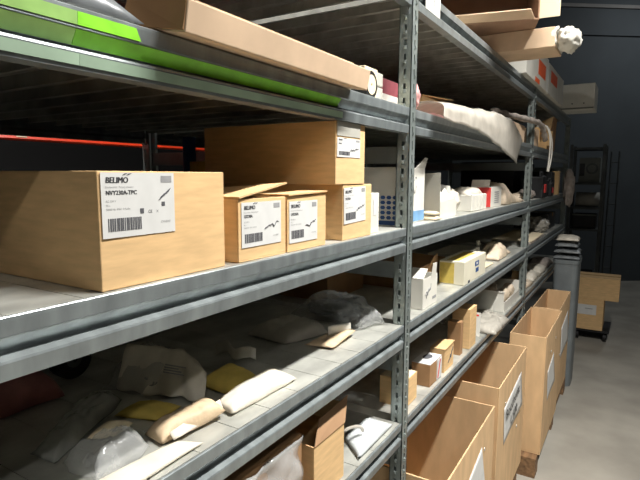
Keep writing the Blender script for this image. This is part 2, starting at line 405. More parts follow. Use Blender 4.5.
# ------------------------------------------------------------------ closed cartons
def carton(name, label, x, y, z, d, w, h, m=card, rz=0, group=None, bulge=.003, lid=None, cat='box', tape=True):
    """front face at local x=0, near side at local y=0; lid = heights of the four flap corners (FL, FR, BR, BL)"""
    t = thing(name, label, cat, (x, y, z), rz, group)
    bm = B()
    if lid:                                           # body open at the top, a loose flap over it
        s = .003
        box(bm, -d, 0, 0, w, 0, s); box(bm, -s, 0, 0, w, s, h); box(bm, -d, -d + s, 0, w, s, h); box(bm, -d + s, -s, 0, s, s, h); box(bm, -d + s, -s, w - s, w, s, h)
        obj('body', bm, m, t, bevel=.001)
        fl, fr, br, bl = lid
        bm = B(); plate(bm, (.004, 0, h + fl), (.004, w, h + fr), (-d, w, h + br), (-d, 0, h + bl), .003); obj('flap', bm, m, t)
        bm = B(); box(bm, -d * .98, -.004, w * .04, w * .96, h - .012, h - .009); obj('inner_flap', bm, cardin, t)
    else:
        box(bm, -d, 0, 0, w, 0, h)
        bmesh.ops.subdivide_edges(bm, edges=bm.edges, cuts=6, use_grid_fill=True)
        for v in bm.verts:
            a = (v.co.x + d) / d; b = v.co.y / w; c = v.co.z / h
            k = lambda q: max(0, 1 - (2 * q - 1) ** 2)
            if b in (0, 1) or abs(b) < 1e-5 or abs(b - 1) < 1e-5: v.co.y += (1 if b > .5 else -1) * bulge * k(a) * k(c)
            if abs(a - 1) < 1e-5: v.co.x += bulge * .3 * k(b) * k(c)
        obj('body', bm, m, t, bevel=.0015)
        if tape:
            bm = B(); box(bm, -d - .0004, .0005, w * .5 - .024, w * .5 + .024, h - .0004, h + .0006); box(bm, .0005 + bulge * 0, .0012, w * .5 - .024, w * .5 + .024, h - .03, h); obj('packing_tape', bm, tapem, t) if tape != 'top' else obj('packing_tape', bm, tapem, t)
    return t
FX = lambda y, z, x=.0036, tilt=0: Frame((x, y, z), (0, math.cos(tilt), math.sin(tilt)), (0, -math.sin(tilt), math.cos(tilt)))
G = 'labelled kraft cartons on the second shelf'
t = carton('cardboard_box', 'largest labelled kraft carton, at the left end of the second shelf', -.012, .430, S2, .38, .247, .165, group=G, tape=False)
maker_label(t, FX(.004, .073, .0013), .128, .090, 'NVY230A-TPC', 1, hand=False, wide=True)
bm = B(); box(bm, -.37, -.004, .121, .126, .1648, .1656); obj('flap_seam', bm, cardin, t)
t = carton('cardboard_box', 'small labelled kraft carton with raised lid beside the biggest carton', -.012, .714, S2, .30, .148, .117, lid=(.001, .026, .004, .002), group=G)
maker_label(t, FX(.008, .026, .0006), .122, .084, 'LR230A', 2)
t = carton('cardboard_box', 'small labelled kraft carton with nearly closed lid, in front of the two-box stack', -.012, .868, S2, .24, .155, .117, lid=(.001, .006, .002, .001), group=G)
maker_label(t, FX(.006, .018, .0006), .110, .088, 'LM230A', 3)
t = carton('cardboard_box', 'lower labelled kraft carton of the two-box stack on the second shelf', -.012, 1.104, S2, .42, .160, .138, group=G, tape=False)
maker_label(t, FX(.005, .040, .0014, .03), .118, .090, 'SM230A', 4)
up = carton('cardboard_box', 'upper labelled kraft carton of the two-box stack, close under the green beam', -.010, 1.064, S2 + .1385, .42, .152, .150, group=G, tape=False)
F = FX(.004, .066, .0013); maker_label(up, F, .118, .046, 'SM230A', 5)
bm = B(); F.rect(bm, .0, .118, .050, .083, 0, .0007); obj('label_shade', bm, greyc, up)  # top part of the label, the beam's shadow put into its grey
t = carton('cardboard_box', 'narrow white carton squeezed behind the two-box stack', -.025, 1.290, S2, .11, .052, .112, whitec, tape=False)
F = FX(.012, .05, .0012); bm = B(); F.rect(bm, .0, .02, 0, .045, 0, .0006); obj('label', bm, paper, t)

# white carton with blue dots beside the post
t = thing('cardboard_box', 'open white carton with blue dot pattern behind the near post', 'box', (-.050, 1.545, S2))
bm = B(); d, w, h, s = .24, .232, .188, .0025
box(bm, -d, 0, 0, w, 0, s); box(bm, -s, 0, 0, w, s, h); box(bm, -d, -d + s, 0, w, s, h); box(bm, -d + s, -s, 0, s, s, h); box(bm, -d + s, -s, w - s, w, s, h)
obj('body', bm, whitec, t, bevel=.001)
bm = B(); plate(bm, (-.002, w * .62, h), (-.002, w, h), (.006, w * 1.02, h + .034), (.004, w * .93, h + .038), .002); obj('flap', bm, whitec, t)
F = Frame((-d, -.0002, 0), (1, 0, 0), (0, 0, 1)); bm = B()
for r in range(5):
    for c in range(11):
        q = []
        for k in range(6):
            a = PI / 3 * k; q.append((.012 + c * .0215 + .0092 * math.cos(a), .024 + r * .0165 + .0068 * math.sin(a)))
        v0 = [bm.verts.new(F.p(a, b, 0)) for a, b in q]; v1 = [bm.verts.new(F.p(a, b, .0007)) for a, b in q]
        bm.faces.new(v1); [bm.faces.new((v0[k], v0[(k + 1) % 6], v1[(k + 1) % 6], v1[k])) for k in range(6)]
F.rect(bm, 0, d, 0, .014, 0, .0007); obj('blue_dots', bm, bluep, t)
F = FX(0, 0, .0002); bm = B(); F.rect(bm, .0, w, .004, .040, 0, .0006); obj('blue_band', bm, lblue, t)
bm = B(); scribble(bm, F, .03, .07, .12, .06, 31, .001); scribble(bm, F, .05, .12, .10, .04, 32, .0012); scribble(bm, F, .02, .05, .1, .03, 35, .0008); obj('scribbled_print', bm, inkgrey, t)

# small stack of pale packets
for k, (h, o) in enumerate(((.018, 0), (.014, .004))):
    bm = B(); pillow(bm, [(-.07, 1.792 + o, S2 + k * .0195 + .002), (-.008 - o, 1.792 + o, S2 + k * .0195 + .002), (-.008 - o, 1.852, S2 + k * .0195 + .002), (-.07, 1.852, S2 + k * .0195 + .002)], h, .001, 50 + k, 10, floor=S2 + k * .0195)
    solo('packet', bm, cream, ('lower' if k == 0 else 'upper') + ' pale packet of the little stack beside the blue-dotted carton', 'packet', (-.04, 1.80, S2 + k * .0195), group='pale packets by the dotted carton', smooth=True)
bm = B(); lump(bm, (-.088, 1.822, S2 + .036), (.014, .024, .036), .15, 3, floor=S2, sub=3); solo('packet', bm, beigeb, 'round-topped beige packet standing behind the little packet stack', 'packet', (-.088, 1.822, S2), smooth=True)

# open white box with tall grey end flap
t = thing('cardboard_box', 'open white box with a tall grey end flap standing up', 'box', (-.022, 1.875, S2))
d, w, h, s = .19, .205, .066, .002
bm = B(); box(bm, -d, 0, 0, w, 0, s); box(bm, -s, 0, 0, w, s, h); box(bm, -d, -d + s, 0, w, s, h); box(bm, -d + s, -s, 0, s, s, h); box(bm, -d + s, -s, w - s, w, s, h); obj('body', bm, whitec, t, bevel=.0008)
bm = B(); plate(bm, (-d + .03, -.001, .01), (0, -.001, .005), (.002, -.012, .172), (-d + .04, -.010, .166), .002); fl = obj('end_flap', bm, greyc, t); fl['label'] = 'tall grey end flap'
bm = B(); sheet(bm, [[(-.004 - .012 * j + .0, w * (.05 + .9 * i / 8), h + .012 * j + (.012 if j == 3 else 0) * math.sin(i * 2.1)) for i in range(9)] for j in range(4)], .0015, .004, 4); obj('front_flap', bm, whitec, t, smooth=True)
bm = B(); plate(bm, (-.02, w, h), (-.09, w, h), (-.085, w + .012, h + .062), (-.035, w + .014, h + .054), .0015); obj('torn_flap', bm, whitec, t)

# white plastic-wrapped parts
bm = B(); lump(bm, (-.095, 2.205, S2 + .05), (.045, .075, .055), .16, 7, floor=S2, sub=4); solo('plastic_bag', bm, filmp, 'white crumpled plastic bag lying between white boxes', 'bag', (-.095, 2.205, S2), smooth=True)
t = thing('end_cap', 'white octagonal cap with crinkled wrap in front of the red-sided box', 'cap', (-.030, 2.345, S2))
bm = B(); oct_ = [(0, .0), (.0, .26), (-.03, .30), (-.10, .30), (-.13, .26), (-.13, .0)]
prism_z(bm, [(x, y) for x, y in oct_], 0, .076)
obj('body', bm, whitec, t, bevel=.004)
for y in (.05, .11, .17, .23):
    bm = B(); box(bm, .0002, .003, y, y + .012, .004, .072); obj('rib', bm, whitec, t)

bm = B(); pillow(bm, [(-.12, .0, .070), (-.008, .0, .070), (-.008, .24, .070), (-.12, .28, .070)], .040, .010, 77, 18, flat=.1); obj('crinkled_wrap', bm, filmp, t, smooth=True)
# red and white box with a raised tuck flap
t = thing('cardboard_box', 'white box with a red side and a raised tag-like tuck flap', 'box', (-.030, 2.70, S2))
d, w, h = .105, .23, .106
bm = B(); box(bm, -d, 0, 0, w, 0, h); obj('body', bm, whitec, t, bevel=.0015)
bm = B(); box(bm, -d + .002, -.002, -.0008, .0002, .003, h - .003); obj('red_side', bm, redp, t)
F = FX(0, 0, .0003); bm = B()
for k in range(6): F.rect(bm, .07, .17, .02 + k * .011, .026 + k * .011, 0, .0005)
obj('printed_text', bm, inkgrey, t)
bm = B(); plate(bm, (-d, .002, h), (-.012, .002, h), (-.004, -.02, h + .036), (-d + .012, -.02, h + .036), .0018); f = obj('tuck_flap', bm, whitec, t)
bm = B(); F = Frame((-d, .002, h), (1, 0, 0), (0, -.5, .85)); F.rect(bm, .042, .064, .018, .028, .0002, .0008); obj('hanging_slot', bm, ink, f)

# beige wrapped parcel at the end of the bay
bm = B(); pillow(bm, [(-.22, 2.98, S2 + .004), (-.018, 2.99, S2 + .004), (-.020, 3.52, S2 + .004), (-.22, 3.50, S2 + .004)], .21, .020, 9, 26, floor=S2, hump=lambda u, v: max(.25, 1 - 1.0 * v))
solo('wrapped_parcel', bm, beigeb, 'beige crumpled wrapped parcel next to the far post, second shelf', 'parcel', (-.1, 3.2, S2), smooth=True)

# dim things further back on the second shelf
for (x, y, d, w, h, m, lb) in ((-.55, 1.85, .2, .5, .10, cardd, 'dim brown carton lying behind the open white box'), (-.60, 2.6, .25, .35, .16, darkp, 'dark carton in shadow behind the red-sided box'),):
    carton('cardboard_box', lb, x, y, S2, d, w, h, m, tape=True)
t = carton('cardboard_box', 'yellow carton in the dark at the back of the second shelf', -.60, 1.27, S2, .10, .14, .205, yellowp, tape=False)
bm = B(); tube(bm, [(-.74, 1.31, S2), (-.74, 1.31, S2 + .29)], .022, 12); solo('plastic_tube', bm, bluep, 'blue tube standing at the back near the rear post', 'tube', (-.74, 1.31, S2), smooth=True)

# ------------------------------------------------------------------ top-left shelf: long carton, wrapped profile, tape roll ...
t = thing('cardboard_box', 'long flat tan carton overhanging the front of the shelf with the painted green reflection', 'box', (.0, .54, S1 + .0012))
t.rotation_euler = (0, math.radians(10), 0)
bm = B(); box(bm, -.085, .046, 0, .575, 0.0, .046); obj('body', bm, card2, t, bevel=.002)
bm = B(); box(bm, -.083, .040, .02, .50, .0458, .0485); obj('lid_edge', bm, card2, t)
bm = B(); plate(bm, (-.08, -.001, .044), (.044, -.001, .044), (.044, -.003, .004), (-.08, -.012, .002), .0025); obj('end_flap', bm, cardd, t)  # carton end in shade, the shade put into its darker brown
t = thing('wrapped_profile', 'grey shiny film-wrapped pack lying left of the long flat carton', 'pack', (-.05, .35, S1))
bm = B(); pillow(bm, [(-.30, .05, S1 + .004), (-.012, .05, S1 + .004), (-.012, .52, S1 + .004), (-.30, .52, S1 + .004)], .085, .012, 12, 24, floor=S1, flat=.1); obj('wrapping', bm, filmg, t, world=True, smooth=True)
bm = B(); box(bm, -.11, -.05, .40, .47, S1 + .066, S1 + .074); obj('paper_slip', bm, cream, t, world=True)
t = thing('tape_roll', 'black and white roll of tape at the end of the long carton', 'tape roll', (-.045, 1.275, S1 + .0005))
bm = B(); ring(bm, (0, 0, .036), .036, .026, .045, 'x'); obj('tape', bm, blackr, t)
bm = B(); ring(bm, (.002, 0, .036), .0258, .004, .043, 'x'); obj('core', bm, cream, t)
t = thing('plastic_housing', 'beige two-step plastic housing standing beside the tape roll', 'housing', (-.065, 1.318, S1))
bm = B(); box(bm, -.12, 0, 0, .085, 0, .100); obj('body', bm, cream, t, bevel=.003)
bm = B(); box(bm, -.12, -.006, .086, .135, 0, .055); box(bm, -.12, -.006, .086, .135, .058, .097); obj('side_block', bm, greyc, t, bevel=.003)
t = carton('cardboard_box', 'maroon and white box behind the near post, top of the bay', -.10, 1.470, S1, .2, .175, .100, maroon, tape=False)
bm = B(); box(bm, -.19, .0035, .002, .173, .0, .052); obj('white_base', bm, whitec, t)

# ------------------------------------------------------------------ bay two, upper shelf: draped plastic bag and carton
t = thing('plastic_bag', 'long milky plastic bag hanging over the beam, tip pointing down', 'bag', (.0, 2.4, S1))
TY = [1.70, 1.80, 2.0, 2.25, 2.50, 2.80, 3.06]; TZ = [.250, .258, .276, .283, .295, .285, .205]; TX = [-.03, -.03, -.02, .0, .022, .036, .042]
BY = [1.66, 1.72, 1.90, 2.18, 2.48, 2.78, 2.90]; BZ = [.190, .187, .184, .174, .135, .088, .070]; KX = [-.17, -.17, -.15, -.10, -.03, .028, .034]
def lerp(L, a):
    q = a * (len(L) - 1); i = min(int(q), len(L) - 2); return L[i] + (L[i + 1] - L[i]) * (q - i)
rows = []
for i in range(37):
    a = i / 36; ty, tz, by, bz = lerp(TY, a), E + lerp(TZ, a), lerp(BY, a), E + lerp(BZ, a); tx, kx = lerp(TX, a), lerp(KX, a); row = []
    kz = S1 + .012 if kx < .0 else tz - .02
    for j in range(19):
        b = j / 18
        if b < .3:
            q = b / .3; row.append((kx + (tx - kx) * q, ty, kz + (tz - kz) * math.sin(q * PI / 2)))
        else:
            q = (b - .3) / .7; x = tx + (.048 - tx) * math.sin(min(1, q * 1.5) * PI / 2); zz = tz + (bz - tz) * q + .012 * math.sin(PI * q)
            if x < .022: zz = max(zz, S1 + .012)
            row.append((x, ty + (by - ty) * q, zz))
    rows.append(row)
bm = B(); sheet(bm, rows, .0012, .007, 21, 14); obj('sleeve', bm, filmw, t, world=True, smooth=True)
bm = B(); pillow(bm, [(-.14, 1.75, S1 + .004), (-.034, 1.75, S1 + .004), (-.028, 2.35, S1 + .004), (-.13, 2.3, S1 + .004)], .030, .006, 22, 20, floor=S1); obj('pink_contents', bm, pinkb, t, world=True, smooth=True)
bm = B(); lump(bm, (-.045, 1.602, S1 + .048), (.030, .048, .050), .2, 24, floor=S1, sub=4); solo('plastic_bag', bm, pinkb, 'pink and white crumpled bag right beside the near post', 'bag', (-.035, 1.62, S1), smooth=True)
t = carton('cardboard_box', 'open kraft carton behind the long milky bag', -.19, 2.10, S1, .3, .42, .130, card, lid=(.0, .03, .01, .0))
# sleeve, cartons and cables at the far post
bm = B(); tube(bm, smoothpath([(-.05, 2.74, S1 + .124), (-.02, 3.0, S1 + .126), (.016, 3.3, S1 + .130), (.036, 3.60, S1 + .135), (.046, 3.74, S1 + .10), (.048, 3.82, S1 + .04)], 6), [.017 + .004 * math.sin(i * 1.9) for i in range(31)], 12)
for v in bm.verts: v.co += Vector((noise.noise(v.co * 40), noise.noise(v.co * 40 + Vector((9, 0, 0))), abs(noise.noise(v.co * 40 + Vector((0, 9, 0)))))) * .007
solo('foam_sleeve', bm, clothg, 'grey crumpled sleeve draped over the tan carton at the far post', 'sleeve', (.01, 3.4, S1), smooth=True)
bm = B(); lump(bm, (-.095, 3.24, S1 + .128), (.035, .11, .03), .25, 25, floor=S1 + .0985, freq=4)
solo('plastic_wrap', bm, filmg, 'small crumpled grey wrap on the tan carton by the far post', 'wrap', (-.095, 3.24, S1 + .098), smooth=True)
t = carton('cardboard_box', 'bright tan carton under the grey sleeve, left of the far post', -.004, 2.74, S1, .2, .62, .098, card2, tape=False)
t = carton('cardboard_box', 'tan carton lying just right of the far post on the upper shelf', .0, 3.675, S1, .3, .19, .112, card2, tape=False)
t = thing('cardboard_box', 'open tan carton with a dark inside, second right of the far post', 'box', (.0, 3.90, S1))
bm = B(); d, w, h, s_ = .3, .34, .135, .004
box(bm, -d, 0, 0, w, 0, s_); box(bm, -d, 0, 0, w, h - s_, h); box(bm, -d, -d + s_, 0, w, s_, h - s_); box(bm, -d + s_, 0, 0, s_, s_, h - s_); box(bm, -d + s_, 0, w - s_, w, s_, h - s_); obj('body', bm, card, t)
bm = B(); plate(bm, (.001, w, h * .2), (.03, w + .03, h * .2), (.03, w + .03, h), (.001, w, h), .003); obj('flap', bm, card, t)
t = thing('cardboard_sheet', 'tall bent cardboard panel standing at the far end of the upper shelf', 'cardboard', (-.03, 4.40, S1))
bm = B(); plate(bm, (-.12, 4.26, S1 + .001), (-.01, 4.30, S1 + .001), (-.005, 4.55, S1 + .27), (-.14, 4.40, S1 + .19), .004); obj('panel', bm, card, t, world=True)
bm = B(); plate(bm, (-.01, 4.305, S1 + .001), (-.012, 4.72, S1 + .001), (-.008, 4.76, S1 + .27), (-.005, 4.555, S1 + .27), .004); obj('folded_wing', bm, cardd, t, world=True)
t = thing('hanging_cable', 'two white cable ends hanging in front of the black devices', 'cable', (.04, 3.95, S1))
for k in range(2):
    bm = B(); tube(bm, smoothpath([(-.03, 3.94 + .05 * k, S1 + .143), (.03, 3.94 + .05 * k, S1 + .146), (.062, 3.94 + .08 * k, S1 + .06), (.062, 3.96 + .10 * k, S1 - .06), (.055, 3.95 + .05 * k, S1 - .17)], 6), .0055, 8); obj('cable', bm, cabw, t, world=True, smooth=True)

# ------------------------------------------------------------------ top of the rack (fifth level)
t = thing('cardboard_box', 'flat tan carton with torn end sticking out over the aisle', 'box', (.245, 2.56, S0))
bm = B(); box(bm, -.62, 0, 0, .24, 0, .085); obj('body', bm, card2, t, bevel=.002)
bm = B(); pillow(bm, [(.252, 2.57, S0 + .012), (.252, 2.57, S0 + .085), (.252, 2.79, S0 + .085), (.252, 2.79, S0 + .012)], .10, .02, 33, 16, flat=.02, freq=30)
lump(bm, (.292, 2.66, S0 + .042), (.050, .105, .052), .2, 34, sub=4, freq=2.2); obj('torn_wrap', bm, whitec, t, world=True, smooth=True)
t = thing('cardboard_box', 'big open brown carton on its side on top of the torn carton', 'box', (.20, 2.42, S0 + .0862), .28)
bm = B(); d, w, h, s = .56, .50, .34, .005
box(bm, -d, 0, 0, w, 0, s); box(bm, -d, 0, 0, w, h - s, h); box(bm, -d, -d + s, 0, w, s, h - s); box(bm, -s, 0, 0, w, s, h - s); box(bm, -d + s, -s, w - s, w, s, h - s); obj('body', bm, darkkraft, t)
bm = B(); plate(bm, (-.0, 0, .004), (.0, 0, h - .008), (.075, -.030, h - .012), (.075, -.030, -.0), .004); f = obj('side_flap', bm, cream, t); f['label'] = 'pale cream side flap'
bm = B(); plate(bm, (-d + .02, -.002, .006), (-.02, -.002, .006), (-.04, -.055, .030), (-d + .04, -.055, .022), .004); obj('bottom_flap', bm, card2, t)
bm = B(); plate(bm, (-d + .02, -.002, h - .004), (-.02, -.002, h - .004), (-.04, -.26, h + .03), (-d + .04, -.26, h + .03), .004); obj('top_flap', bm, darkkraft, t)
for k, (y, w, h) in enumerate(((3.12, .80, .215), (3.95, .80, .205))):
    t = thing('cardboard_box', ('nearer' if k == 0 else 'farther') + ' white box with orange labels on the top level', 'box', (.03, y, S0), group=None)
    bm = B(); box(bm, -.34, 0, 0, w, 0, h); obj('body', bm, whitec, t, bevel=.003)
    bm = B(); F = FX(0, 0, .0002)
    if k == 0: F.rect(bm, .40, .68, .06, .150, 0, .001); F.rect(bm, .30, .46, -.0 + .002, .030, 0, .001)
    else: F.rect(bm, .10, .42, .09, .170, 0, .001)
    obj('orange_label', bm, orangep, t)
    bm = B(); box(bm, -.335, .0012, w - .05, w - .01, .002, h - .002); obj('white_edge', bm, paper, t)
t = thing('metal_case', 'pale grey flat case sticking out at the far end of the top level', 'case', (.245, 5.02, S0))
bm = B(); box(bm, -.50, 0, 0, .35, 0, .215); obj('body', bm, mat('pale_case_paint', (222, 221, 212), .6, 0, .03, 8), t, bevel=.004)
bm = B(); box(bm, -.495, -.004, -.003, .352, -.0 + .004, .016); obj('bottom_rim', bm, greyeq, t)
bm = B()
for x in (-.08, -.17): tube(bm, [(x, -.0015, .05), (x, -.006, .05)], .006, 8)
obj('screw', bm, rackd, t)
t = carton('cardboard_box', 'grey carton behind the torn carton on the top level', .29, 4.78, S0 + .0, .3, .22, .30, greyc, tape=False) if False else None

# ------------------------------------------------------------------ third shelf, first bay: bags and packets
def Lb(name, label, cat, m, c4, th, wr, seed, n=22, loc=None, **k):
    bm = B(); pillow(bm, c4, th, wr, seed, n, **k)
    c = sum((Vector(p) for p in c4), Vector()) / 4
    return solo(name, bm, m, label, cat, (c.x, c.y, S3), smooth=True)
z = S3 + .004
t = thing('plastic_bag', 'large clear plastic bag with a printed white sheet inside, left of the yellow packet', 'bag', (-.28, .75, S3))
bm = B(); pillow(bm, [(-.37, .665, z), (-.19, .745, z), (-.26, .86, z), (-.48, .86, z)], .065, .020, 41, 30, floor=S3, freq=20); obj('film', bm, film, t, world=True, smooth=True)
bm = B(); pillow(bm, [(-.235, .43, z), (-.175, .445, z), (-.285, .655, z), (-.36, .64, z)], .030, .012, 241, 24, floor=S3, freq=26); obj('loose_tail', bm, film2, t, world=True, smooth=True)
Pb = [(-.345, .690, S3 + .004), (-.27, .70, S3 + .004), (-.20, .725, S3 + .004), (-.130, .738, S3 + .004)]
Pt = [(-.365, .735, E - .378), (-.30, .775, E - .392), (-.235, .785, E - .388), (-.168, .785, E - .425)]
rows = []
for j in range(13):
    b = j / 12; row = []
    for i in range(19):
        q = i / 6; k = min(int(q), 2); f_ = q - k
        lo = Vector(Pb[k]).lerp(Vector(Pb[k + 1]), f_); hi = Vector(Pt[k]).lerp(Vector(Pt[k + 1]), f_)
        row.append(lo.lerp(hi, b) + Vector((.010, -.012, 0)) * math.sin(PI * b) + Vector((.004, -.004, 0)) * math.sin(i * 1.3 + b * 3))
    rows.append(row)
bm = B(); sheet(bm, rows, .001, .006, 5, 22)
for v in bm.verts: v.co.z = max(v.co.z, S3 + .001)
obj('printed_sheet', bm, filmp, t, world=True, smooth=True)
bm = B(); F = Frame(Vector(rows[7][9]) + Vector((.004, -.012, 0)), Vector(rows[7][13]) - Vector(rows[7][9]), Vector(rows[10][9]) - Vector(rows[7][9]))
for k in range(4): F.rect(bm, .0, .05 - .008 * (k % 3), .006 * k, .006 * k + .003, .003, .0036)
obj('printed_text', bm, inkgrey, t, world=True)
bm = B(); pillow(bm, [(-.235, .60, z), (-.145, .635, z), (-.155, .70, z), (-.25, .67, z)], .016, .006, 141, 14, floor=S3); obj('yellowish_insert', bm, yellowp, t, world=True, smooth=True)
Lb('plastic_packet', 'yellow packet lying beside the large clear bag', 'packet', yellowp, [(-.21, .80, z), (-.10, .79, z), (-.10, .89, z), (-.22, .92, z)], .035, .004, 42, floor=S3)
t = thing('paper_sheet', 'curled white paper leaning behind the yellow packet', 'paper', (-.22, .95, S3))
bm = B(); sheet(bm, [[(-.29 + .12 * i / 8, .945 + .012 * math.sin(i), S3 + .012 + .03 * j / 5 + .012 * abs(math.sin(i * .7))) for i in range(9)] for j in range(6)], .001, .003, 8); obj('sheet', bm, whitec, t, world=True, smooth=True)
Lb('plastic_packet', 'long pale packet lying flat in front of the yellow packet', 'packet', filmp, [(-.105, .735, z), (-.045, .725, z), (-.040, .945, z), (-.125, .955, z)], .028, .003, 43, floor=S3)
t = thing('bubble_mailer', 'creased tan bubble mailer near the shelf edge', 'mailer', (-.09, .64, S3))
bm = B(); pillow(bm, [(-.125, .580, z), (-.075, .575, z), (-.050, .715, z + .012), (-.105, .725, z + .012)], .034, .005, 44, 20, floor=S3); obj('envelope', bm, mailer, t, world=True, smooth=True)
bm = B(); sheet(bm, [[(-.072 + .012 * j / 4, .59 + .13 * i / 8, S3 + .010 + .022 * (1 - j / 4) * (.5 + .5 * i / 8)) for i in range(9)] for j in range(5)], .001, .003, 45); obj('torn_end', bm, filmp, t, world=True, smooth=True)
Lb('plastic_bag', 'small crinkled clear bag beside the tan bubble mailer', 'bag', film, [(-.16, .45, z), (-.065, .45, z), (-.08, .555, z), (-.15, .555, z)], .05, .014, 46, 26, floor=S3, freq=40)
Lb('plastic_packet', 'flat white packet at the shelf edge, bottom left', 'packet', filmp, [(-.075, .42, z), (-.014, .42, z), (-.018, .62, z), (-.06, .60, z)], .012, .002, 47, floor=S3)
Lb('plastic_packet', 'small cream packet in front of the large clear bag', 'packet', cream, [(-.200, .515, z), (-.168, .55, z), (-.180, .60, z), (-.222, .575, z)], .016, .002, 48, floor=S3)
Lb('plastic_bag', 'dusky pink plastic bag in the dark left corner, third shelf', 'bag', mat('dusky_pink', (150, 96, 92), .45, 0, .15, 20, .4), [(-.62, .40, z), (-.42, .36, z), (-.40, .60, z), (-.66, .66, z)], .10, .015, 49, floor=S3)
t = thing('cable_reel', 'dark round reel lying in the dusky left corner', 'reel', (-.50, .68, S3))
bm = B(); ring(bm, (0, 0, .045), .045, .018, .03, 'x'); obj('rim', bm, blackr, t); bm = B(); ring(bm, (0, 0, .045), .018, .006, .036, 'x'); obj('hub', bm, rackd, t)
Lb('plastic_bag', 'dim white plastic bag behind the large clear bag', 'bag', filmw, [(-.85, .80, z), (-.62, .74, z), (-.58, 1.0, z), (-.85, 1.05, z)], .11, .02, 51, floor=S3)
t = thing('plastic_bag', 'yellowish bag with orange-edged card in the middle of the third shelf', 'bag', (-.2, 1.28, S3))
bm = B(); pillow(bm, [(-.34, 1.14, z), (-.20, 1.13, z), (-.15, 1.29, z), (-.32, 1.30, z)], .055, .010, 52, 22, floor=S3); obj('film', bm, filmw, t, world=True, smooth=True)
bm = B(); pillow(bm, [(-.155, 1.15, z), (-.072, 1.17, z), (-.082, 1.315, z + .01), (-.13, 1.315, z + .01)], .014, .003, 53, 14, floor=S3); f = obj('card', bm, mailer, t, world=True, smooth=True)
bm = B(); sheet(bm, [[(-.12 + .03 * i / 5, 1.22 + .08 * i / 5, S3 + .018 + .026 * j / 3) for i in range(6)] for j in range(4)], .001, .004, 9); obj('paper_fold', bm, whitec, t, world=True, smooth=True)
t = thing('plastic_bag', 'clear shiny plastic bag of grey parts next to the near post', 'bag', (-.2, 1.42, S3))
bm = B(); pillow(bm, [(-.36, 1.39, z), (-.10, 1.37, z), (-.060, 1.475, z), (-.34, 1.56, z)], .095, .022, 54, 28, floor=S3, freq=28); obj('film', bm, film, t, world=True, smooth=True)
bm = B(); lump(bm, (-.22, 1.44, S3 + .032), (.10, .055, .030), .2, 55, floor=S3); obj('grey_parts', bm, filmg, t, world=True, smooth=True)
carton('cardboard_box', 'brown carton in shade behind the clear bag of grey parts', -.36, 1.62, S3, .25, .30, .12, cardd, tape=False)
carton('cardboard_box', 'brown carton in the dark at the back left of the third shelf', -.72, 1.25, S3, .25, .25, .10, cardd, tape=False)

# ------------------------------------------------------------------ third shelf, second bay
t = thing('cardboard_box', 'small white box with open flaps right beside the near post', 'box', (-.016, 1.700, S3))
d, w, h, s = .062, .152, .110, .0016
bm = B(); box(bm, -d, 0, 0, w, 0, s); box(bm, -s, 0, 0, w, s, h); box(bm, -d, -d + s, 0, w, s, h); box(bm, -d + s, -s, 0, s, s, h); box(bm, -d + s, -s, w - s, w, s, h); obj('body', bm, whitec, t, bevel=.0008)
bm = B(); plate(bm, (-d, 0, h), (0, 0, h), (-.002, .05, h + .030), (-d + .002, .05, h + .030), .0014); obj('flap', bm, whitec, t)
bm = B(); plate(bm, (-.001, .08, h - .01), (-.001, .135, h - .01), (.003, .13, h + .045), (.003, .09, h + .045), .0014); obj('tuck_tab', bm, whitec, t)
F = FX(0, 0, .0002); bm = B(); scribble(bm, F, .02, .05, .06, .03, 61, .0012); scribble(bm, F, .03, .04, .05, .04, 62, .0012); F.rect(bm, .10, .14, .02, .03, 0, .0005); obj('printed_drawing', bm, inkgrey, t)
t = thing('cardboard_box', 'long white carton with yellow end and blue sticker', 'box', (-.008, 2.185, S3))
d, w, h = .112, .365, .103
bm = B(); box(bm, -d, 0, 0, w, 0, h); obj('body', bm, mat('off_white_card', (218, 212, 190), .75, 0, .03, 10), t, bevel=.002)
bm = B(); box(bm, -d + .003, -.045, -.0012, .0004, .004, h - .008); f = obj('end_panel', bm, yellowp, t); f['label'] = 'mottled yellow end panel'
F = FX(0, 0, .0002); bm = B(); F.rect(bm, .17, .235, .060, .082, 0, .0008); F.rect(bm, .185, .235, .030, .050, 0, .0008); st = obj('sticker', bm, bluep, t); st['label'] = 'blue square sticker'
bm = B(); F.rect(bm, .19, .215, .066, .076, .0008, .0012); obj('white_mark', bm, paper, st)
bm = B(); F.rect(bm, .06, .09, .0, .012, 0, .0008); obj('torn_notch', bm, ink, t)
bm = B(); box(bm, -d * .8, -d * .3, .03, .3, h - .0004, h + .0006); obj('packing_tape', bm, yellowp, t)
t = thing('cardboard_box', 'low white tray box with printed side behind the long white carton', 'box', (-.145, 2.56, S3))
bm = B(); d, w, h = .16, .40, .072
box(bm, -d, 0, 0, w, 0, .002); box(bm, -.002, 0, 0, w, .002, h); box(bm, -d, -d + .002, 0, w, .002, h); box(bm, -d + .002, -.002, 0, .002, .002, h); box(bm, -d + .002, -.002, w - .002, w, .002, h)
obj('body', bm, whitec, t); F = FX(0, 0, .0002); bm = B(); F.rect(bm, .1, .3, .03, .042, 0, .0006); F.rect(bm, .12, .2, .018, .024, 0, .0006); obj('printed_text', bm, inkgrey, t)
bm = B(); plate(bm, (.002, .40, .0), (-.02, .40, .0), (-.018, .405, .105), (.002, .405, .105), .003); obj('end_flap', bm, whitec, t)
F = Frame((-.16 - .16, 2.4995, S3), (1, 0, 0), (0, 0, 1))
t = carton('cardboard_box', 'open brown carton with a pointed flap behind the small white box', -.14, 1.98, S3, .30, .34, .095, cardd, lid=(.0, .0, .01, .0))
